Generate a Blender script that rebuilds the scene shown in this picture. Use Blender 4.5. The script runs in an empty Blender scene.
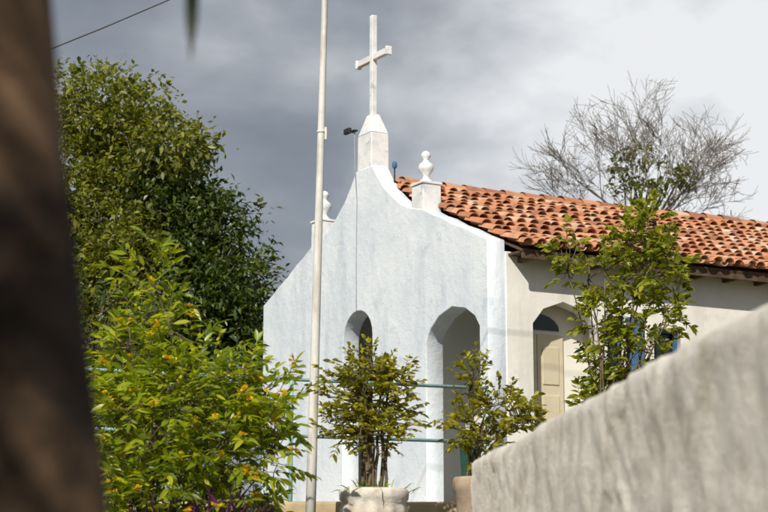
import bpy, math, random
import numpy as np
from mathutils import Vector, Matrix, noise
random.seed(7); rng=np.random.default_rng(7)
scene=bpy.context.scene
COL=scene.collection
def link(o,parent=None):
    COL.objects.link(o)
    if parent: o.parent=parent
    return o
def empty(name):
    e=bpy.data.objects.new(name,None); COL.objects.link(e); return e
def mesh_obj(name,verts,faces,mat=None,parent=None,smooth=False):
    me=bpy.data.meshes.new(name); me.from_pydata([tuple(v) for v in verts],[],faces); me.update()
    if mat: me.materials.append(mat)
    if smooth: me.polygons.foreach_set('use_smooth',[True]*len(me.polygons))
    return link(bpy.data.objects.new(name,me),parent)
# ---------------------------------------------------------------- materials
def new_mat(name):
    m=bpy.data.materials.new(name); m.use_nodes=True
    nt=m.node_tree; b=nt.nodes['Principled BSDF']; return m,nt,b
def N(nt,t,**k):
    n=nt.nodes.new(t)
    for a,v in k.items(): setattr(n,a,v)
    return n
def ramp(nt,fac,stops):
    r=N(nt,'ShaderNodeValToRGB'); cr=r.color_ramp
    while len(cr.elements)<len(stops): cr.elements.new(0.5)
    for e,(p,c) in zip(cr.elements,stops): e.position=p; e.color=(*c,1)
    nt.links.new(fac,r.inputs['Fac']); return r.outputs['Color']
def noise_tex(nt,scale,detail=6,rough=.6,stretch=None):
    tc=N(nt,'ShaderNodeTexCoord'); n=N(nt,'ShaderNodeTexNoise')
    n.inputs['Scale'].default_value=scale; n.inputs['Detail'].default_value=detail; n.inputs['Roughness'].default_value=rough
    if stretch:
        mp=N(nt,'ShaderNodeMapping'); mp.inputs['Scale'].default_value=stretch
        nt.links.new(tc.outputs['Object'],mp.inputs['Vector']); nt.links.new(mp.outputs[0],n.inputs['Vector'])
    else: nt.links.new(tc.outputs['Object'],n.inputs['Vector'])
    return n.outputs['Fac']
def mixc(nt,fac,a,b,mode='MIX'):
    m=N(nt,'ShaderNodeMix',data_type='RGBA',blend_type=mode)
    if isinstance(fac,float): m.inputs[0].default_value=fac
    else: nt.links.new(fac,m.inputs[0])
    for s,v in ((6,a),(7,b)):
        if isinstance(v,tuple): m.inputs[s].default_value=(*v,1)
        else: nt.links.new(v,m.inputs[s])
    return m.outputs[2]
def bump(nt,b,h,strength,dist=.01):
    bp=N(nt,'ShaderNodeBump'); bp.inputs['Strength'].default_value=strength; bp.inputs['Distance'].default_value=dist
    nt.links.new(h,bp.inputs['Height']); nt.links.new(bp.outputs[0],b.inputs['Normal'])
def surf(name,c1,c2,scale=3,rough=.85,bscale=40,bstr=.4,bdist=.01,lo=.35,hi=.65,streak=None,streak_col=None,sz=.12,patch=None,patch_col=None,plo=.57,phi=.64):
    m,nt,b=new_mat(name)
    col=ramp(nt,noise_tex(nt,scale),[(lo,c1),(hi,c2)])
    if streak:
        f=noise_tex(nt,streak,5,.65,(1,1,sz))
        r=ramp(nt,f,[(.5,(0,0,0)),(.72,(1,1,1))])
        col=mixc(nt,r,col,streak_col)
    if patch:
        f=noise_tex(nt,patch,9,.72)
        r=ramp(nt,f,[(plo,(0,0,0)),(phi,(1,1,1))])
        col=mixc(nt,r,col,patch_col)
    nt.links.new(col,b.inputs['Base Color']); b.inputs['Roughness'].default_value=rough
    b.inputs['Specular IOR Level'].default_value=.25
    bump(nt,b,noise_tex(nt,bscale,8,.7),bstr,bdist)
    return m
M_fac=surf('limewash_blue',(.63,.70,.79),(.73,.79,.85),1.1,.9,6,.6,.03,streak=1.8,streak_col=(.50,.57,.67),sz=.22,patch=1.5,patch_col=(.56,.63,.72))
M_side=surf('limewash_offwhite',(.72,.71,.68),(.81,.80,.77),1.5,.9,12,.4,.014,streak=2.3,streak_col=(.62,.60,.56),patch=2.2,patch_col=(.68,.66,.62))
M_white=surf('weathered_white_paint',(.64,.68,.72),(.80,.81,.82),5,.8,24,.5,.012,.38,.55,patch=4.5,patch_col=(.48,.51,.56))
M_porch=surf('porch_plaster',(.74,.72,.66),(.80,.78,.72),1.5,.9,20,.2)
M_door=surf('cream_door_paint',(.56,.50,.36),(.62,.56,.42),4,.6,60,.15)
M_wood=surf('dark_timber',(.07,.045,.03),(.13,.085,.055),8,.8,40,.4)
M_blue=surf('blue_paint',(.04,.11,.24),(.07,.17,.33),6,.6,60,.1,patch=7,patch_col=(.25,.29,.33))
M_glass,nt,b=new_mat('dark_glass'); b.inputs['Base Color'].default_value=(.02,.025,.03,1); b.inputs['Roughness'].default_value=.08
M_teal=surf('teal_paint',(.20,.38,.40),(.32,.50,.50),12,.5,60,.2)
M_metal=surf('pole_paint',(.60,.60,.59),(.72,.71,.69),9,.5,60,.25,.004,streak=14,streak_col=(.42,.37,.31))
M_black=surf('black_plastic',(.02,.02,.02),(.035,.035,.035),9,.4,60,.1)
M_cable=surf('cable_grey',(.26,.28,.31),(.32,.34,.37),9,.6,60,.1)
M_bin=surf('green_plastic',(.01,.05,.035),(.015,.07,.05),5,.4,60,.1)
M_stone=surf('rough_plaster_wall',(.64,.60,.54),(.82,.79,.74),3.5,.95,12,.9,.04,.38,.60,patch=4.5,patch_col=(.46,.41,.34),plo=.56,phi=.70)
M_tan=surf('ochre_kerb',(.38,.30,.18),(.52,.42,.27),5,.9,40,.5)
M_conc=surf('white_concrete_planter',(.50,.44,.37),(.76,.73,.68),9,.85,50,.6,.01)
M_terra=surf('terracotta_pot',(.34,.26,.19),(.46,.37,.29),7,.85,50,.5,patch=6,patch_col=(.25,.17,.11))
M_bark=surf('bark_dark',(.030,.020,.014),(.24,.15,.09),3.2,.95,14,1.0,.04,.42,.66)
M_barkg=surf('bark_grey',(.13,.11,.09),(.24,.21,.18),6,.9,30,.6,.02)
M_stem=surf('green_stem',(.10,.08,.05),(.18,.14,.09),8,.8,30,.3)
M_soil=surf('soil',(.06,.04,.025),(.1,.07,.045),8,.95,30,.6)
M_ground=surf('ground_grass',(.07,.075,.03),(.16,.13,.075),.8,.95,9,.8,.05)
M_pave=surf('paving',(.28,.26,.22),(.38,.35,.3),1.5,.9,30,.3)
M_tile,nt,b=new_mat('terracotta_tile')
g=N(nt,'ShaderNodeNewGeometry')
c=ramp(nt,g.outputs['Random Per Island'],[(0,(.30,.12,.065)),(.25,(.48,.20,.10)),(.7,(.58,.29,.16)),(.9,(.60,.38,.26)),(1,(.62,.46,.35))])
f=ramp(nt,noise_tex(nt,4,9,.75),[(.48,(0,0,0)),(.68,(1,1,1))])
c=mixc(nt,f,c,(.21,.13,.095)); nt.links.new(c,b.inputs['Base Color']); b.inputs['Roughness'].default_value=.85
bump(nt,b,noise_tex(nt,50,6,.7),.4,.01)
def leaf_mat(name,stops,trans=.45,rough=.45,tint=(2.0,1.9,.45)):
    m,nt,b=new_mat(name)
    g=N(nt,'ShaderNodeNewGeometry')
    c=ramp(nt,g.outputs['Random Per Island'],stops)
    nt.links.new(c,b.inputs['Base Color']); b.inputs['Roughness'].default_value=rough; b.inputs['Specular IOR Level'].default_value=.5
    t=N(nt,'ShaderNodeBsdfTranslucent')
    tc=mixc(nt,1.0,c,tint,'MULTIPLY'); nt.links.new(tc,t.inputs['Color'])
    mx=N(nt,'ShaderNodeMixShader'); mx.inputs[0].default_value=trans
    nt.links.new(b.outputs[0],mx.inputs[1]); nt.links.new(t.outputs[0],mx.inputs[2])
    nt.links.new(mx.outputs[0],nt.nodes['Material Output'].inputs['Surface'])
    return m
L_tree=leaf_mat('leaf_tree',[(0,(.020,.038,.010)),(.5,(.055,.09,.018)),(1,(.13,.17,.03))],.3,.35)
L_vine=leaf_mat('leaf_vine',[(0,(.055,.07,.012)),(.5,(.14,.165,.022)),(1,(.28,.29,.045))],.4,.5)
L_bush=leaf_mat('leaf_bush',[(0,(.07,.125,.008)),(.5,(.23,.31,.016)),(1,(.44,.46,.03))],.45,.35)
L_pot=leaf_mat('leaf_potted',[(0,(.08,.09,.010)),(.5,(.25,.25,.02)),(1,(.48,.44,.04))],.45,.4)
L_tall=leaf_mat('leaf_tall_shrub',[(0,(.07,.10,.012)),(.5,(.21,.25,.025)),(1,(.40,.39,.05))],.45,.4)
L_far=leaf_mat('leaf_far',[(0,(.07,.09,.03)),(1,(.18,.20,.06))],.4,.5)
L_flower=leaf_mat('yellow_petal',[(0,(.88,.52,.02)),(1,(.92,.70,.03))],.4,.5,(1.1,1.0,.5))
L_purple=leaf_mat('leaf_purple',[(0,(.06,.015,.05)),(.6,(.12,.03,.09)),(1,(.06,.10,.03))],.3,.4,(1,1,1))
L_hang=leaf_mat('leaf_hanging',[(0,(.02,.03,.012)),(1,(.03,.04,.015))],.1,.5)
# ---------------------------------------------------------------- generic geometry
def leaves(name,P,D,length,width,mat,parent=None,detail=False,droop=.25,upbias=.6):
    P=np.asarray(P,float); D=np.asarray(D,float); n=len(P)
    D=D/(np.linalg.norm(D,axis=1,keepdims=True)+1e-9)
    R=rng.normal(size=(n,3)); R[:,2]+=upbias*2
    S=np.cross(D,R); S/=np.linalg.norm(S,axis=1,keepdims=True)+1e-9
    U=np.cross(S,D)
    sc=rng.uniform(.55,1.25,size=(n,1)); L=length*sc; W=width*sc*.5
    if detail:
        dn=np.array([0,0,-1.0])
        def pt(t,w,lift): return P+D*L*t+S*W*w+U*W*lift+dn*L*droop*t*t
        V=np.stack([pt(0,0,0),pt(.3,.85,.25),pt(.65,.8,.25),pt(1,0,0),pt(.65,-.8,.25),pt(.3,-.85,.25),pt(.3,0,0),pt(.65,0,0)],1)
        F=[(0,6,1),(0,5,6),(7,3,2),(7,4,3)]; Q=[(6,7,2,1),(6,5,4,7)]
        base=np.arange(n)[:,None]*8
        tri=np.concatenate([base+np.array(q) for q in F],1).reshape(-1)
        quad=np.concatenate([base+np.array(q) for q in Q],1).reshape(-1)
        loops=np.concatenate([tri,quad]); nt_=n*4; nq=n*2
        starts=np.concatenate([np.arange(nt_)*3,nt_*3+np.arange(nq)*4]); nv=n*8
    else:
        V=np.stack([P,P+D*L*.45+S*W+U*W*.3,P+D*L+np.array([0,0,-1])*L*droop,P+D*L*.45-S*W+U*W*.3],1)
        base=np.arange(n)[:,None]*4
        loops=np.concatenate([base+np.array([0,2,1]),base+np.array([0,3,2])],1).reshape(-1)
        starts=np.arange(n*2)*3; nv=n*4
    me=bpy.data.meshes.new(name)
    me.vertices.add(nv); me.vertices.foreach_set('co',V.reshape(-1))
    me.loops.add(len(loops)); me.loops.foreach_set('vertex_index',loops.astype(np.int32))
    me.polygons.add(len(starts)); me.polygons.foreach_set('loop_start',starts.astype(np.int32))
    me.update(calc_edges=True); me.validate()
    me.materials.append(mat)
    return link(bpy.data.objects.new(name,me),parent)
class Tubes:
    def __init__(s): s.v=[]; s.f=[]
    def add(s,pts,rads,n=6):
        pts=[Vector(p) for p in pts]; b0=len(s.v)
        for i,p in enumerate(pts):
            t=(pts[min(i+1,len(pts)-1)]-pts[max(i-1,0)]).normalized()
            a=t.cross(Vector((0,1,0.01))); 
            if a.length<.05: a=t.cross(Vector((1,0,0)))
            a.normalize(); c=t.cross(a)
            for k in range(n):
                th=2*math.pi*k/n; s.v.append(p+(a*math.cos(th)+c*math.sin(th))*rads[i])
        for i in range(len(pts)-1):
            for k in range(n):
                q=b0+i*n; s.f.append((q+k,q+(k+1)%n,q+n+(k+1)%n,q+n+k))
        s.f.append(tuple(b0+k for k in range(n))[::-1]); s.f.append(tuple(b0+(len(pts)-1)*n+k for k in range(n)))
    def obj(s,name,mat,parent=None): return mesh_obj(name,s.v,s.f,mat,parent,True)
def wob(p0,p1,r0,r1,n=5,amp=.1,bend=(0,0,0)):
    p0=Vector(p0);p1=Vector(p1);pts=[];rs=[]
    for i in range(n+1):
        t=i/n; q=p0.lerp(p1,t)+Vector(bend)*math.sin(math.pi*t)
        if 0<i<n: q+=Vector((random.uniform(-1,1),random.uniform(-1,1),random.uniform(-.5,.5)))*amp
        pts.append(q); rs.append(r0+(r1-r0)*t)
    return pts,rs
def lathe(name,prof,center,mat,parent=None,n=32,flute=0):
    v=[];f=[]
    for (r,z) in prof:
        for k in range(n):
            th=2*math.pi*k/n; rr=r*(1+flute*math.cos(th*12)*(1 if .05<z<.38 else 0))
            v.append((center[0]+rr*math.cos(th),center[1]+rr*math.sin(th),center[2]+z))
    for i in range(len(prof)-1):
        for k in range(n):
            a=i*n; f.append((a+k,a+(k+1)%n,a+n+(k+1)%n,a+n+k))
    f.append(tuple(range(n))[::-1]); f.append(tuple((len(prof)-1)*n+k for k in range(n)))
    return mesh_obj(name,v,f,mat,parent,True)
def bevel(o,w=.01,seg=2):
    m=o.modifiers.new('bevel','BEVEL'); m.width=w; m.segments=seg; m.limit_method='ANGLE'; return o
# ---------------------------------------------------------------- chapel frame (metres)
CX,CY=1.45,25.0; BZ=2.86
a1=math.radians(-30.6); u=Vector((math.sin(a1),math.cos(a1),0)); nin=Vector((u.y,-u.x,0))
a2=math.radians(62.5); v2=Vector((math.sin(a2),math.cos(a2),0)); nout2=Vector((v2.y,-v2.x,0))
C0=Vector((CX,CY,0))
def P(s,d,z): return C0+u*s+nin*d+Vector((0,0,z))
def Q(s,d,z): return C0+v2*s-nout2*d+Vector((0,0,z))
chapel=empty('chapel')
def panel(name,outline,holes,t,org,ax,mat,parent,bev=0):
    cu=bpy.data.curves.new(name,'CURVE'); cu.dimensions='2D'; cu.fill_mode='BOTH'; cu.extrude=t/2-bev; cu.bevel_depth=bev; cu.bevel_resolution=1
    if bev: cu.offset=-bev
    for lp in [outline]+holes:
        sp=cu.splines.new('POLY'); sp.points.add(len(lp)-1); sp.use_cyclic_u=True
        for p,(x,y) in zip(sp.points,lp): p.co=(x,y,0,1)
    o=bpy.data.objects.new('tmp',cu); COL.objects.link(o)
    bpy.context.view_layer.update()
    dg=bpy.context.evaluated_depsgraph_get()
    me=bpy.data.meshes.new_from_object(o.evaluated_get(dg)); bpy.data.objects.remove(o)
    zax=ax.cross(Vector((0,0,1)))
    mat4=Matrix(((ax.x,0,zax.x,org.x),(ax.y,0,zax.y,org.y),(ax.z,1,zax.z,org.z),(0,0,0,1)))
    me.transform(mat4); me.materials.clear(); me.materials.append(mat); me.name=name
    return link(bpy.data.objects.new(name,me),parent)
def box(name,p0,ax,ay,az,mat,parent,bv=.006):
    vs=[p0+ax*i+ay*j+az*k for k in (0,1) for j in (0,1) for i in (0,1)]
    fs=[(0,2,3,1),(4,5,7,6),(0,1,5,4),(2,6,7,3),(0,4,6,2),(1,3,7,5)]
    o=mesh_obj(name,vs,fs,mat,parent)
    if bv: bevel(o,bv)
    return o
Z=Vector((0,0,1))
W=6.95; CS=W/2; T=.3
half=[(0,BZ-.6),(0,6.58),(.3,6.70),(.6,6.84),(.9,6.95),(1.2,7.10),(1.45,7.19),(1.70,7.31),(2.05,7.40),(2.35,7.51),(2.6,7.68),(2.85,7.87),(3.05,8.08),(3.22,8.3)]
out=half+[(W-x,y) for x,y in reversed(half)]
arch2=[(.22,BZ),(.22,5.36),(.34,5.52),(.58,5.66),(.93,5.73),(1.28,5.64),(1.52,5.48),(1.63,5.32),(1.63,BZ)]
ac=3.67;aw=.46
arch1=[(ac-aw,BZ),(ac-aw,5.62)]+[(ac-aw*math.cos(t),5.62+.42*math.sin(t)) for t in [math.pi*i/12 for i in range(1,12)]]+[(ac+aw,5.62),(ac+aw,BZ)]
fac=panel('facade_wall',out,[arch2,arch1],T,P(0,T/2,0),u,M_fac,chapel,.014)
def frustum(name,s0,s1,d0,d1,z0,z1,k,mat,par=None,bv=.015):
    cs,cd=(s0+s1)/2,(d0+d1)/2
    vs=[P(a,b,z0) for a,b in ((s0,d0),(s1,d0),(s1,d1),(s0,d1))]+[P(cs+(a-cs)*k,cd+(b-cd)*k,z1) for a,b in ((s0,d0),(s1,d0),(s1,d1),(s0,d1))]
    o=mesh_obj(name,vs,[(0,1,2,3),(7,6,5,4),(0,4,5,1),(1,5,6,2),(2,6,7,3),(3,7,4,0)],mat,par or chapel); bevel(o,bv); return o
frustum('bell_gable',CS-.225,CS+.225,.006,.335,8.1,8.86,.97,M_white)
frustum('bell_gable_cap',CS-.22,CS+.22,.01,.33,8.862,9.2,.42,M_white)
crs=empty('rooftop_cross')
def cb(name,s0,s1,d0,d1,z0,z1): 
    return box(name,P(s0,d0,z0),u*(s1-s0),nin*(d1-d0),Z*(z1-z0),M_white,crs,.008)
cb('upright',CS-.045,CS+.045,.125,.215,9.15,10.86)
cb('arm_near',CS-.46,CS-.045,.13,.21,10.10,10.2); cb('arm_far',CS+.045,CS+.46,.13,.21,10.10,10.2)
for s in (CS-.48,CS+.48): cb('arm_end',s-.025,s+.025,.12,.22,10.08,10.22)
fp=[(.09,0),(.10,.04),(.05,.08),(.045,.12),(.105,.19),(.12,.25),(.10,.30),(.05,.34),(.04,.37),(.07,.41),(.075,.45),(.05,.49),(.01,.51)]
for s in (1.88,W-1.88):
    frustum('pedestal',s-.17,s+.17,.006,.335,7.2,7.72,.97,M_white)
    frustum('pedestal_cap',s-.18,s+.18,-.008,.345,7.722,7.76,1.0,M_white,None,.008)
    c=P(s,.165,7.755); lathe('finial',fp,c,M_white,chapel,20)
sa=[(.74,BZ),(.74,5.42),(.92,5.64),(1.25,5.76),(1.6,5.66),(1.85,5.4),(1.85,BZ)]
w1=[(2.0,4.55),(2.0,5.62),(2.3,5.62),(2.3,4.55)]
w2=[(2.82,4.2),(2.82,5.5),(3.3,5.5),(3.3,4.2)]
w3=[(5.4,4.2),(5.4,5.4),(6.3,5.4),(6.3,4.2)]
LEN=12.5
panel('side_wall',[(.30,BZ-.6),(.30,6.42),(LEN,6.42),(LEN,BZ-.6)],[sa,w1,w2,w3],.25,Q(0,.125,0),v2,M_side,chapel,.008)
for i,(a,b,z0,z1) in enumerate([(2.0,2.3,4.55,5.62),(2.82,3.3,4.2,5.5),(5.4,6.3,4.2,5.4)]):
    box('window_glass',Q(a,.16,z0),v2*(b-a),-nout2*.02,Z*(z1-z0),M_glass,chapel,0)
    for (x0,x1,y0,y1) in ((a+.002,a+.05,z0+.05,z1-.05),(b-.05,b-.002,z0+.05,z1-.05),(a+.002,b-.002,z0+.002,z0+.05),(a+.002,b-.002,z1-.05,z1-.002)):
        box('window_frame',Q(x0,.08,y0),v2*(x1-x0),-nout2*.06,Z*(y1-y0),M_blue,chapel,.004)
box('shutter',Q(2.32,-.04,4.55),v2*.3,-nout2*.03,Z*1.07,M_blue,chapel,.004)
panel('recess_wall',[(.45,BZ-.3),(.45,6.3),(2.0,6.3),(2.0,BZ-.3)],[],.12,Q(0,.46,0),v2,M_porch,chapel)
for k,(a,b) in enumerate(((.58,1.02),(1.03,1.47))):
    box('door_leaf',Q(a,.36,BZ+.02),v2*(b-a),-nout2*.035,Z*2.45,M_door,chapel,.006)
    for z0,z1 in ((.15,.75),(.9,1.6),(1.75,2.3)):
        box('door_panel',Q(a+.08,.345,BZ+z0),v2*(b-a-.16),-nout2*.02,Z*(z1-z0),M_door,chapel,.012)
fan=[(.62,5.4)]+[(1.02-.40*math.cos(t),5.4+.24*math.sin(t)) for t in [math.pi*i/10 for i in range(1,10)]]+[(1.42,5.4)]
panel('door_fanlight',fan,[],.02,Q(0,.385,0),v2,M_glass,chapel)
box('left_wall',P(W-.26,T+.002,BZ-.6),u*.25,nin*12,Z*(6.4-BZ+.6),M_fac,chapel,0)
box('back_wall',P(.1,12.3,BZ-.6),u*(W-.2),nin*.25,Z*(6.4-BZ+.6),M_side,chapel,0)
mesh_obj('back_gable',[P(.1,12.4,6.4),P(W-.1,12.4,6.4),P(CS,12.4,8.0)],[(0,1,2)],M_side,chapel)
box('porch_partition',P(.75,1.25,BZ),u*(W-1.1),nin*.15,Z*3.42,M_porch,chapel,0)
box('porch_ceiling',P(.3,T+.01,6.28),u*(W-.7),nin*11.9,Z*.05,M_porch,chapel,0)
box('floor',P(-.02,-.6,BZ-.3),u*(W+.04),nin*13,Z*.285,M_pave,chapel,0)
box('recess_return',Q(2.01,.27,BZ),v2*.1,-nout2*.3,Z*3.3,M_porch,chapel,0)
# ---------------------------------------------------------------- roof
RZ=8.04; OH=.38
def roof_side(name,sgn):
    e_s=-OH if sgn>0 else W+OH
    run=(e_s-CS); L=math.hypot(run,RZ-6.42); 
    down=(u*run+Z*(6.42-RZ))/L; ridge0=P(CS,0,RZ)
    along=v2 if sgn>0 else nin
    nrm=along.cross(down); 
    if nrm.z<0: nrm=-nrm
    nrm.normalize()
    v=[];f=[]
    st=.335; rows=int(L/st)+1; sp=.205; cols=int(12/sp)
    r0,r1=.09,.07
    for c in range(cols):
        cj=random.uniform(-.014,.014)
        for r in range(rows):
            for kind in (0,1):
                a=.36+sp*(c+.5*kind)+cj+random.uniform(-.012,.012)
                lo=min((r+1)*st+.06,L+.05)+random.uniform(-.035,.035); up=r*st-.02
                tilt=random.uniform(-.022,.022); b0=len(v); n=7
                lift_lo=.06+random.uniform(-.01,.02); lift_up=.018
                sag=.04*noise.noise(Vector((a*.5,r*.35,sgn*3)))
                for layer in (0,.014):
                    for end in (0,1):
                        dd=(lo if end==0 else up); h=(lift_lo if end==0 else lift_up)+sag
                        rad=(r0 if end==0 else r1)-layer
                        if kind: rad=(r1 if end==0 else r0)-layer
                        aa=a+(tilt if end==0 else -tilt)
                        for k in range(n):
                            th=math.pi*k/(n-1)
                            y=math.sin(th)*rad*.9
                            if kind: y=-y+.01
                            hh=h+y+(.025 if not kind else .03)
                            v.append(ridge0+along*(aa+math.cos(th)*rad)+down*dd+nrm*hh)
                for k in range(n-1):
                    f.append((b0+k,b0+k+1,b0+n+k+1,b0+n+k))
                    f.append((b0+2*n+k+1,b0+2*n+k,b0+3*n+k,b0+3*n+k+1))
                    f.append((b0+k+1,b0+k,b0+2*n+k,b0+2*n+k+1))
    mesh_obj(name,v,f,M_tile,chapel,True)
    d0=ridge0+along*.32-nrm*.06
    box(name+'_deck',d0,along*11.9,down*L,nrm*.03,M_wood,chapel,0)
    return along,down,L,nrm
al,dn,L,nr=roof_side('roof_tiles',1)
roof_side('roof_tiles_rear',-1)
v=[];f=[];x=.3;n=9
while x<12.3:
    b0=len(v); zz=random.uniform(-.015,.015)
    for end in (0,1):
        rad=.15 if end==0 else .12
        for k in range(n):
            th=math.pi*k/(n-1)
            v.append(P(CS,0,RZ)+al*(x+(.45 if end else 0))+(-u)*math.cos(th)*rad*1.1+Z*(math.sin(th)*rad+.04+zz))
    for k in range(n-1): f.append((b0+k,b0+k+1,b0+n+k+1,b0+n+k))
    x+=.37+random.uniform(-.01,.01)
mesh_obj('ridge_tiles',v,f,M_tile,chapel,True)
box('fascia',P(-OH+.03,0,6.27)+al*.34,al*11.7,u*.03,Z*.14,M_wood,chapel,.005)
box('eave_soffit',P(-OH+.07,0,6.36)+al*.34,al*11.7,u*.55,Z*.03,M_wood,chapel,0)
x=.5
while x<11.8:
    box('rafter_tail',P(-OH+.07,0,6.27)+al*x,al*.07,u*.42,Z*.088,M_wood,chapel,.004); x+=.6
fl=empty('floodlight')
box('housing',P(CS+.27,-.13,8.93),u*.17,nin*.06,Z*.09,M_black,fl,.01)
box('bracket',P(CS+.2,-.07,8.96),u*.16,nin*.08,Z*.02,M_black,fl,.003)
sg=empty('signal_lamp')
lathe('post',[(.012,0),(.012,.26)],P(2.98,.27,7.98),M_black,sg,8)
lathe('lens',[(.03,0),(.04,.02),(.04,.07),(.025,.10),(.008,.11)],P(2.98,.27,8.24),M_blue,sg,14)
tb=Tubes(); tb.add([P(CS+.27,-.02,8.95),P(CS+.24,-.025,8.3),P(CS+.2,-.012,7.8),P(CS+.22,-.012,6.8),P(CS+.21,-.012,5.95)],[.008,.008,.004,.004,.004],5)
tb.obj('wall_cable',M_cable,chapel)
bn=empty('trash_bin')
frustum('body',.98,1.36,.45,.85,BZ+.03,BZ+.95,1.22,M_bin,bn); frustum('lid',.92,1.42,.39,.91,BZ+.952,BZ+1.03,.9,M_bin,bn)
for s in (1.0,1.34):
    lathe('wheel',[(.07,0),(.075,.01),(.075,.03),(.07,.04)],P(s,.88,BZ),M_black,bn,14)
# ---------------------------------------------------------------- terrain
def gh(x,y):
    if y<11.7: h=0
    elif y<11.95: h=1.9
    elif y<16.1: h=1.92
    elif y<16.3: h=2.40
    elif y<23: h=2.40+(y-16.3)/6.7*.25
    else: h=2.65+min(1,(y-23)/10)*.2
    if y>60: h-=(y-60)*.004
    if y>11: h+=.03*noise.noise(Vector((x*.4,y*.4,0)))
    return h
ys=[-400,-100,-30,-10,-4,0,2,4,6,8,10,11.2,11.69,11.72,12.2,12.8,13.5,14.2,15,15.6,16.09,16.14,16.6,17.5,19,21,23,26,30,35,42,50,60,80,120,200,350,600,1000]
xs=[-800,-300,-120,-60,-35,-22,-15,-10,-7,-5,-4,-3,-2,-1,0,1,2,3,4,5,7,10,15,22,35,60,120,300,800]
gv=[(x,y,gh(x,y)) for y in ys for x in xs]; nx=len(xs)
gf=[(j*nx+i,j*nx+i+1,(j+1)*nx+i+1,(j+1)*nx+i) for j in range(len(ys)-1) for i in range(nx-1)]
mesh_obj('ground',gv,gf,M_ground)
def rough_wall(name,p0,p1,thick,z0f,z1f,mat,amp,step=.07,rnd=.05,wav=0,tilt=0):
    p0=Vector(p0);p1=Vector(p1);d=(p1-p0); L=d.length; d.normalize(); side=Vector((d.y,-d.x,0))
    n=int(L/step)
    zt=z1f-rnd; H=zt-z0f; m=int(H/step)
    prof=[(0,z0f+H*i/m) for i in range(m+1)]
    for a in (30,60,90): prof.append((rnd*(1-math.cos(math.radians(a))),zt+rnd*math.sin(math.radians(a))))
    k=max(2,int(thick/step)); prof+=[(rnd+(thick-2*rnd)*i/k,z1f) for i in range(1,k+1)]
    for a in (60,30,0): prof.append((thick-rnd*(1-math.cos(math.radians(a))),zt+rnd*math.sin(math.radians(a))))
    prof+=[(thick,z0f+H*i/m) for i in range(m-1,-1,-1)]
    v=[];K=len(prof)
    for i in range(n+1):
        w_=wav*noise.noise(Vector((i*step*.8,3.3,0)))+tilt*(1-i/n)
        for (o,z) in prof:
            p=p0+d*(L*i/n)+side*o+Z*z
            q=p*2.2
            patchy=max(0,min(1,.5+1.6*noise.noise(p*1.1+Vector((4,4,4)))))
            dsp=noise.noise(q)*.9+noise.noise(q*2.7)*.8+patchy*(noise.noise(q*6.5)*.7-abs(noise.noise(q*4.2))*1.3)
            dsp2=noise.noise(q+Vector((9,3,1)))+.6*noise.noise(q*3.1)
            k2=max(0,min(1,(z-(z1f-.3))/.3))
            p=p+side*(amp*dsp*(-1 if o<thick/2 else 1))+Z*((amp*.5*dsp2+w_)*k2)
            v.append(p)
    f=[(i*K+j,i*K+j+1,(i+1)*K+j+1,(i+1)*K+j) for i in range(n) for j in range(K-1)]
    f.append(tuple(range(K))); f.append(tuple(n*K+j for j in range(K))[::-1])
    return mesh_obj(name,v,f,mat,None,True)
rough_wall('plaster_wall',(1.33,1.8,0),(.475,9.95,0),.28,-.05,2.35,M_stone,.021,.027,.06,.02,.085)
rough_wall('retaining_wall',(-14,11.55,0),(14,11.55,0),.4,-.1,1.98,M_stone,.015,.12)
rough_wall('garden_kerb',(-12,16.0,0),(9,16.0,0),.3,1.85,2.42,M_tan,.006,.12,.03)
# ---------------------------------------------------------------- flagpole
fpole=empty('flagpole')
tb=Tubes(); pts=[];rs=[]
for i in range(9):
    t=i/8; z=1.9+t*7.1; pts.append((-.608+.0205*(z-2.0),15,z)); rs.append(.044-.026*t)
tb.add(pts,rs,16); tb.obj('shaft',M_metal,fpole)
lathe('collar',[(.032,0),(.037,.006),(.037,.022),(.032,.028)],(-.608+.0205*3.5,15,5.5),M_metal,fpole,14)
box('cleat',Vector((-.506,14.98,5.44)),Vector((.02,0,0)),Vector((0,.02,0)),Vector((0,0,.11)),M_metal,fpole,.004)
lathe('truck_ball',[(.01,0),(.05,.03),(.06,.07),(.04,.11),(.005,.13)],(-.465,15,9.0),M_metal,fpole,12)
# ---------------------------------------------------------------- railing
rl=empty('metal_railing')
A=Vector((-2.05,15.8,0))+(Vector((-2.05,15.8,0))-Vector((.86,17,0)))*.6; B=Vector((.98,17.05,0))
tb=Tubes()
for z in (3.55,3.04): tb.add([A+Z*z,A.lerp(B,.5)+Z*(z-.005),B+Z*z],[.016]*3,8)
for t in (.02,.2,.40,.62,.998):
    q=A.lerp(B,t); tb.add([q+Z*1.9,q+Z*3.58],[.018]*2,8)
tb.obj('rails_and_posts',M_teal,rl)
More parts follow.
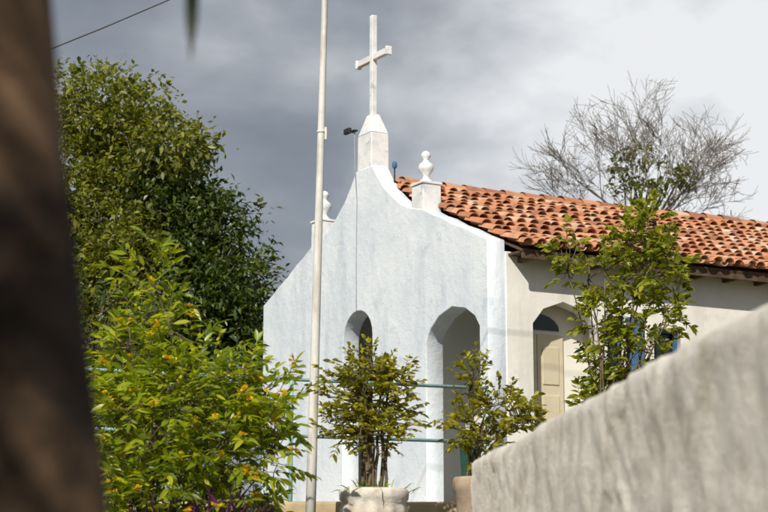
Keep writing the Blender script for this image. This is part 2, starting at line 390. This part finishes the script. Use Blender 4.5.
# ---------------------------------------------------------------- vegetation
def in_ell(c,r,shell=.5):
    d=Vector((random.gauss(0,1),random.gauss(0,1),random.gauss(0,1))).normalized()
    k=random.uniform(shell,1)**.6
    rr=r if isinstance(r,tuple) else (r,r,r)
    return Vector((c[0]+d.x*rr[0]*k,c[1]+d.y*rr[1]*k,c[2]+d.z*rr[2]*k)),d
def tree(name,base,trunk_r,fork,clumps,nclump,per,leaf_l,leaf_w,mats,bark,spread=.28,shell=.6):
    e=empty(name); tb=Tubes()
    base=Vector(base); fork=Vector(fork)
    tb.add(*wob(base,fork,trunk_r,trunk_r*.6,7,trunk_r*.3),n=12)
    for c in clumps:
        cc=Vector(c[:3]); 
        mid=fork.lerp(cc,.55)+Vector((0,0,.15*c[3]))
        tb.add(*wob(fork-Z*.2,mid,trunk_r*.45,trunk_r*.22,5,.08),n=7)
        tb.add(*wob(mid,cc,trunk_r*.22,trunk_r*.1,4,.08),n=6)
        for _ in range(7):
            p,d=in_ell(cc,c[3],.5); tb.add(*wob(mid.lerp(cc,random.uniform(.4,1)),p,trunk_r*.09,.008,4,.06),n=5)
    tb.obj('trunk_and_limbs',bark,e)
    PP={}
    tot=sum(c[3]**2 for c in clumps)
    for c in clumps:
        r=c[3]; mi=c[4] if len(c)>4 else 0
        for _ in range(int(nclump*r*r/tot)):
            p,d=in_ell(c[:3],c[3],shell)
            k=int(per*random.uniform(.5,1.4)); sp=spread*random.uniform(.5,1.5)
            offs=rng.normal(size=(k,3))*sp*np.array([1,1,.6])
            dirs=rng.normal(size=(k,3))+np.array(d)*1.0+np.array([0,0,-.2])
            PP.setdefault(mi,[[],[]]); PP[mi][0].append(np.array(p)+offs); PP[mi][1].append(dirs)
    for mi,(a,b) in PP.items():
        leaves('foliage',np.concatenate(a),np.concatenate(b),leaf_l,leaf_w,mats[mi],e,False,.15,.8)
    return e
clumps=[(-5.6,34,10.9,1.0,1),(-5.0,34,10.6,.95,1),(-6.2,34.5,9.6,1.4,1),(-4.5,33.7,9.9,1.0,1),(-5.2,33.8,8.6,1.5,1),(-4.0,33.6,9.3,1.0,0),(-3.9,33,9.9,.6,1),
 (-3.6,33.5,8.5,1.0,0),(-3.05,33.4,8.3,.7,0),(-2.75,33,7.4,.8,0),(-3.7,33,6.9,1.3,0),(-5.7,34,6.6,1.8,1),(-7.2,35,8,1.8,0),(-2.65,33,6.6,.75,0),
 (-4.2,33.5,5.2,1.5,0),(-6.3,34,4.8,1.7,0),(-2.9,33.2,5.7,1.1,0),(-8.6,35,6,1.8,0),(-4.6,35,7.6,1.8,0),(-4.8,32.6,7.6,.9,1)]
tree('leafy_tree',(-5,34.3,2.6),.35,(-5,34.2,5.2),clumps,2300,36,.15,.075,[L_tree,L_vine],M_barkg,.19,.35)
cl=[(5.6,41,11.5,.3),(6.1,41,11.8,.32),(6.6,41,11.4,.35),(7.0,41,11.3,.25),(6.2,41,11.0,.4),(5.6,41,10.9,.35)]
tree('distant_green_tree',(6.2,41,2.6),.11,(6.15,41,9.8),cl,46,16,.16,.085,[L_far],M_barkg,.13,.3)
bt=empty('bare_tree'); tb=Tubes()
def br(p,d,l,r,dep):
    pts=[p];rs=[r];q=p;dd=d.copy()
    nseg=5
    for i in range(nseg):
        dd=(dd+Vector((random.gauss(0,.09),random.gauss(0,.09),random.gauss(0,.06)+.02))).normalized()
        q=q+dd*l/nseg; pts.append(q); rs.append(max(.005,r*(1-.13*(i+1))))
        if dep>0 and i>=1 and random.random()<.92:
            for _ in range(1 if random.random()<.85 else 2):
                nd=(dd+Vector((random.gauss(0,.5),random.gauss(0,.5),random.gauss(0,.32)+.05))).normalized()
                br(q,nd,l*random.uniform(.5,.78),rs[-1]*.62,dep-1)
    tb.add(pts,rs,5 if r>.02 else 3)
tb.add(*wob((6.2,42,2.6),(6.15,42,9.6),.24,.12,8,.06),n=10)
for dx,dz,l in ((-1.0,.50,1.85),(-.85,.85,1.8),(-.4,1.1,1.75),(0.05,1.1,1.85),(.35,1.1,1.7),(.75,.8,1.65),(1.0,.5,1.6),(-1,.25,1.6)):
    br(Vector((6.15,42,9.8+random.uniform(-.3,.3))),Vector((dx,random.uniform(-.4,.4),dz)).normalized(),l,.05,4)
tb.obj('trunk_and_branches',M_barkg,bt)
def shrub(name,bases,ells,nspray,leaflets,ll,lw,mat,stemmat,rach=.22,nstem=22,stem_r=.012,flowers=0,up=.5,shell=.35,sprawl=.8,pair_ang=.9):
    e=empty(name); tb=Tubes(); PL=[];DL=[];tips=[]
    wts=[ (x[3][0]*x[3][2] if isinstance(x[3],tuple) else x[3]**2) for x in ells]
    nodes=[]
    for i in range(nstem):
        c=random.choices(ells,wts)[0]; p,d=in_ell(c[:3],c[3],.1)
        b=Vector(random.choice(bases))+Vector((random.gauss(0,.03),random.gauss(0,.03),0))
        h=(p-b); pts,rs=wob(b,p,stem_r*random.uniform(.8,1.2),stem_r*.35,7,.018,(-h.x*.15,-h.y*.15,.08))
        tb.add(pts,rs,6); nodes+=pts[3:]
    for i in range(nspray):
        c=random.choices(ells,wts)[0]; p,d=in_ell(c[:3],c[3],shell)
        nn=min(nodes,key=lambda q:(q-p).length_squared)
        if (nn-p).length>.06: 
            pts,rs=wob(nn,p,stem_r*.35,.003,3,.01); tb.add(pts,rs,4)
        dirv=(d*.8+Vector((random.gauss(0,sprawl*.6),random.gauss(0,sprawl*.6),up+random.gauss(0,.3)))).normalized()
        side=dirv.cross(Vector((random.gauss(0,.3),random.gauss(0,.3),1))).normalized()
        Lr=rach*random.uniform(.6,1.3); k=leaflets
        q=p.copy(); dd=dirv.copy(); 
        for j in range(k):
            q=q+dd*Lr/k; dd=(dd+Vector((0,0,-.07))).normalized()
            for sg in (-1,1):
                PL.append(q); DL.append(dd*random.uniform(.5,1.0)+side*sg*pair_ang+Vector((random.gauss(0,.2),random.gauss(0,.2),random.gauss(0,.2))))
        PL.append(q); DL.append(dd); tb.add([p,p.lerp(q,.5)+Z*.01,q],[.004,.003,.002],3)
        tips.append((q,dd,p.z))
    tb.obj('stems',stemmat,e)
    leaves('foliage',[tuple(x) for x in PL],[tuple(x) for x in DL],ll,lw,mat,e,True,.18,.7)
    if flowers:
        FP=[];FD=[]
        tt=sorted(tips,key=lambda t:t[0].y+random.uniform(0,.6)-.3*t[0].z)[:flowers*3]
        for q,dd,_ in random.sample(tt,flowers):
            for _ in range(random.randint(2,5)):
                o=q+Vector((random.gauss(0,.02),random.gauss(0,.02),random.uniform(0,.04)))
                for a in range(5):
                    th=a*1.257; FP.append(tuple(o)); FD.append((math.cos(th),math.sin(th),.9))
        leaves('flowers',FP,FD,.034,.027,L_flower,e,True,.1,.8)
    return e
shrub('yellow_flowering_bush',[(-1.5,13.6,1.9),(-1.2,13.5,1.9),(-1.8,13.7,1.9)],
 [(-1.80,13.6,3.95,(.12,.12,.32)),(-1.75,13.6,3.5,(.3,.3,.35)),(-1.98,13.7,3.2,(.28,.3,.4)),(-1.4,13.5,3.15,(.35,.35,.35)),(-1.5,13.4,2.8,(.6,.45,.45)),
  (-1.0,13.5,3.0,(.28,.3,.28)),(-.87,13.5,2.95,(.22,.25,.2)),(-1.9,13.5,2.6,(.35,.4,.6)),(-1.05,13.4,2.65,(.33,.35,.35)),(-1.5,13.4,2.3,(.65,.4,.3))],
 640,5,.115,.036,L_bush,M_stem,.24,40,.011,flowers=55,up=.3,shell=.3)
shrub('hedge_shrub',[(-2.9,18,2.4),(-2.3,18.2,2.4)],[(-2.9,18,3.6,(.6,.5,1.1)),(-2.0,18.4,3.2,(.7,.5,.8)),(-3.8,18,3.4,(.7,.5,1.2)),(-2.8,18,4.2,(.4,.4,.5))],
 380,4,.11,.045,L_tree,M_stem,.22,20,.014,up=.3)
pl=empty('planter')
lathe('bowl',[(.14,0),(.19,.02),(.17,.06),(.21,.12),(.255,.25),(.265,.36),(.25,.40),(.275,.43),(.28,.49),(.265,.515),(.235,.51),(.22,.46)],(-.08,14.5,1.94),M_conc,pl,72,.035)
lathe('soil_fill',[(.22,0),(.2,.02),(.02,.035)],(-.08,14.5,2.37),M_soil,pl,20)
shrub('potted_shrub',[(-.16,14.5,2.38),(-.04,14.52,2.38),(-.09,14.46,2.38),(.0,14.5,2.38)],
 [(-.12,14.5,3.36,(.2,.2,.2)),(-.28,14.5,3.2,(.2,.2,.2)),(.05,14.5,3.2,(.18,.2,.2)),(-.08,14.5,3.0,(.3,.25,.18)),(.09,14.5,3.33,(.12,.12,.13)),(-.36,14.5,2.95,(.12,.12,.12)),(-.05,14.4,2.85,(.24,.15,.1))],
 350,4,.062,.029,L_pot,M_stem,.12,10,.016,up=.6,shell=.2)
GP=[];GD=[]
for i in range(90):
    GP.append((-.08+random.gauss(0,.1),14.46+random.gauss(0,.07),2.4)); GD.append((random.gauss(0,.8),random.gauss(0,.5),1))
leaves('potted_grass',GP,GD,.24,.012,L_bush,pl,True,.5,.2)
lathe('flower_pot',[(.12,0),(.14,.02),(.17,.3),(.19,.5),(.205,.52),(.205,.6),(.19,.62),(.165,.61),(.16,.55)],(.77,15,1.96),M_terra,None,40)
shrub('small_potted_shrub',[(.77,15,2.54),(.73,15,2.54)],
 [(.77,15,3.38,(.12,.15,.18)),(.98,15,3.13,(.26,.2,.16)),(.70,15,3.0,(.16,.18,.2)),(1.16,15,3.06,(.16,.15,.12)),(.87,15,2.83,(.24,.2,.15))],
 190,4,.066,.031,L_pot,M_stem,.13,12,.012,up=.6,shell=.2)
shrub('tall_shrub',[(2.15,17,2.4),(2.25,17.1,2.4),(2.05,16.9,2.4)],
 [(2.52,17,5.1,(.18,.2,.26)),(2.35,17,4.95,(.25,.25,.2)),(1.8,17,4.85,(.22,.2,.14)),(2.55,17,4.7,(.32,.3,.25)),(2.15,17,4.6,(.33,.3,.25)),(2.45,17,4.25,(.38,.3,.28)),(2.05,17,4.2,(.22,.25,.25)),(2.3,17,3.8,(.4,.3,.3)),(1.75,17,4.65,(.12,.1,.1)),(2.8,17,4.65,(.1,.1,.12)),(2.2,17,3.3,(.45,.35,.4))],
 480,4,.09,.044,L_tall,M_stem,.15,26,.014,up=.5,shell=.2)
GP=[];GD=[]
for cx in (-1.6,-1.4,-1.2,-1.02,-.86):
    for i in range(26):
        GP.append((cx+random.gauss(0,.03),13.0+random.gauss(0,.04),1.93)); GD.append((random.gauss(0,.35),random.gauss(0,.3),1))
leaves('purple_spiderwort',GP,GD,.52,.035,L_purple,None,True,.22,.2)
# ---------------------------------------------------------------- foreground tree trunk with hanging leaf
ft=empty('foreground_tree'); tb=Tubes()
pts=[];rs=[]
for i in range(60):
    z=-.1+i*.08; pts.append((-.535-.125*(z-1.72)+.006*math.sin(z*5),2.5+.01*math.sin(z*3),z)); rs.append(.172-.011*z+.10*math.exp(-max(z,0)*3)+.006*noise.noise(Vector((0,0,z*4))))
tb.add(pts,rs,40)
top=Vector(pts[-1]); 
for d in ((-1.6,.6,1.2),(-.9,-1.4,1.0),(-.7,.1,1.6)):
    tb.add(*wob(top-Z*.2,top+Vector(d),.08,.03,5,.05),n=8)
tw=Vector((-.335,3.0,2.83)); tb.add(*wob(top-Z*.4,(-.32,3.0,3.6),.015,.005,4,.03),n=6); tb.add([(-.32,3.0,3.6),(-.33,3.0,3.1),tw],[.004,.002,.0015],4)
tb.obj('trunk_and_limbs',M_bark,ft)
mesh_obj('hanging_leaf',[(-.335,3,2.83),(-.346,3.0,2.74),(-.343,3.0,2.58),(-.332,3,2.505),(-.321,3.0,2.58),(-.320,3.0,2.74),(-.333,2.994,2.66)],[(0,1,6),(1,2,6),(2,3,6),(3,4,6),(4,5,6),(5,0,6)],L_hang,ft)
PPs=[];DDs=[]  # unseen crown leaves, placed sunward so their shade dapples the trunk
for i in range(110):
    p,d=in_ell((-1.5+random.uniform(-.6,.6),-.4+random.uniform(-.6,.6),4.8+random.uniform(-.5,.4)),(.8,.8,.5),.2)
    k=22; PPs.append(np.array(p)+rng.normal(size=(k,3))*.14); DDs.append(rng.normal(size=(k,3)))
leaves('foliage',np.concatenate(PPs),np.concatenate(DDs),.1,.045,L_tree,ft,False,.2,.6)
# ---------------------------------------------------------------- power cable
tb=Tubes(); pts=[]
for i in range(21):
    x=-16+i*1.6; pts.append((x,20,7.82+(x+3.75)*.44+.008*(x+3.1)**2))
tb.add(pts,[.008]*21,5); tb.obj('power_cable',M_black)
# ---------------------------------------------------------------- world / sun / camera
AZ,EL=197,39
w=bpy.data.worlds.new('World'); scene.world=w; w.use_nodes=True; nt=w.node_tree
bg=nt.nodes['Background']; outn=nt.nodes['World Output']
sky=N(nt,'ShaderNodeTexSky',sky_type='NISHITA'); sky.sun_disc=False; sky.sun_elevation=math.radians(EL); sky.sun_rotation=math.radians(AZ)
nt.links.new(sky.outputs[0],bg.inputs[0]); bg.inputs[1].default_value=.10
tc=N(nt,'ShaderNodeTexCoord'); mp=N(nt,'ShaderNodeMapping'); mp.inputs['Scale'].default_value=(1,1,1.7); mp.inputs['Location'].default_value=(.55,.2,.32)
nt.links.new(tc.outputs['Generated'],mp.inputs[0])
n1=N(nt,'ShaderNodeTexNoise'); n1.inputs['Scale'].default_value=7; n1.inputs['Detail'].default_value=7; n1.inputs['Roughness'].default_value=.5; n1.inputs['Distortion'].default_value=.15
nt.links.new(mp.outputs[0],n1.inputs['Vector'])
vd=N(nt,'ShaderNodeVectorMath',operation='DOT_PRODUCT'); vd.inputs[1].default_value=Vector((.22,1,.25)).normalized()
nrmz=N(nt,'ShaderNodeVectorMath',operation='NORMALIZE'); nt.links.new(tc.outputs['Generated'],nrmz.inputs[0]); nt.links.new(nrmz.outputs[0],vd.inputs[0])
mr=N(nt,'ShaderNodeMapRange'); mr.inputs['From Min'].default_value=math.cos(math.radians(13.5)); mr.inputs['From Max'].default_value=1; mr.inputs['To Max'].default_value=.34
nt.links.new(vd.outputs['Value'],mr.inputs['Value'])
ad=N(nt,'ShaderNodeMath',operation='ADD'); nt.links.new(n1.outputs['Fac'],ad.inputs[0]); nt.links.new(mr.outputs[0],ad.inputs[1])
cc=ramp(nt,ad.outputs[0],[(.34,(.215,.24,.28)),(.46,(.27,.295,.335)),(.57,(.38,.405,.44)),(.69,(.58,.60,.63)),(.82,(.88,.89,.90))])
bg2=N(nt,'ShaderNodeBackground'); nt.links.new(cc,bg2.inputs[0]); bg2.inputs[1].default_value=1.0
mx=N(nt,'ShaderNodeMixShader'); mx.inputs[0].default_value=.93
nt.links.new(bg.outputs[0],mx.inputs[1]); nt.links.new(bg2.outputs[0],mx.inputs[2]); nt.links.new(mx.outputs[0],outn.inputs[0])
sl=bpy.data.lights.new('sun','SUN'); sl.energy=4.9; sl.angle=math.radians(.6); sl.color=(1,.925,.80)
so=bpy.data.objects.new('sun',sl); COL.objects.link(so)
sd=Vector((math.sin(math.radians(AZ))*math.cos(math.radians(EL)),math.cos(math.radians(AZ))*math.cos(math.radians(EL)),math.sin(math.radians(EL))))
so.rotation_euler=sd.to_track_quat('Z','Y').to_euler()
cam=bpy.data.cameras.new('camera'); co=bpy.data.objects.new('camera',cam); COL.objects.link(co)
cam.lens=85; cam.sensor_width=36; cam.clip_end=3000; co.location=(0,0,1.6); co.rotation_euler=(math.radians(100.7),0,0)
cam.dof.use_dof=True; cam.dof.focus_distance=20; cam.dof.aperture_fstop=3.6
scene.camera=co
scene.view_settings.view_transform='Standard'; scene.view_settings.look='None'; scene.view_settings.exposure=0
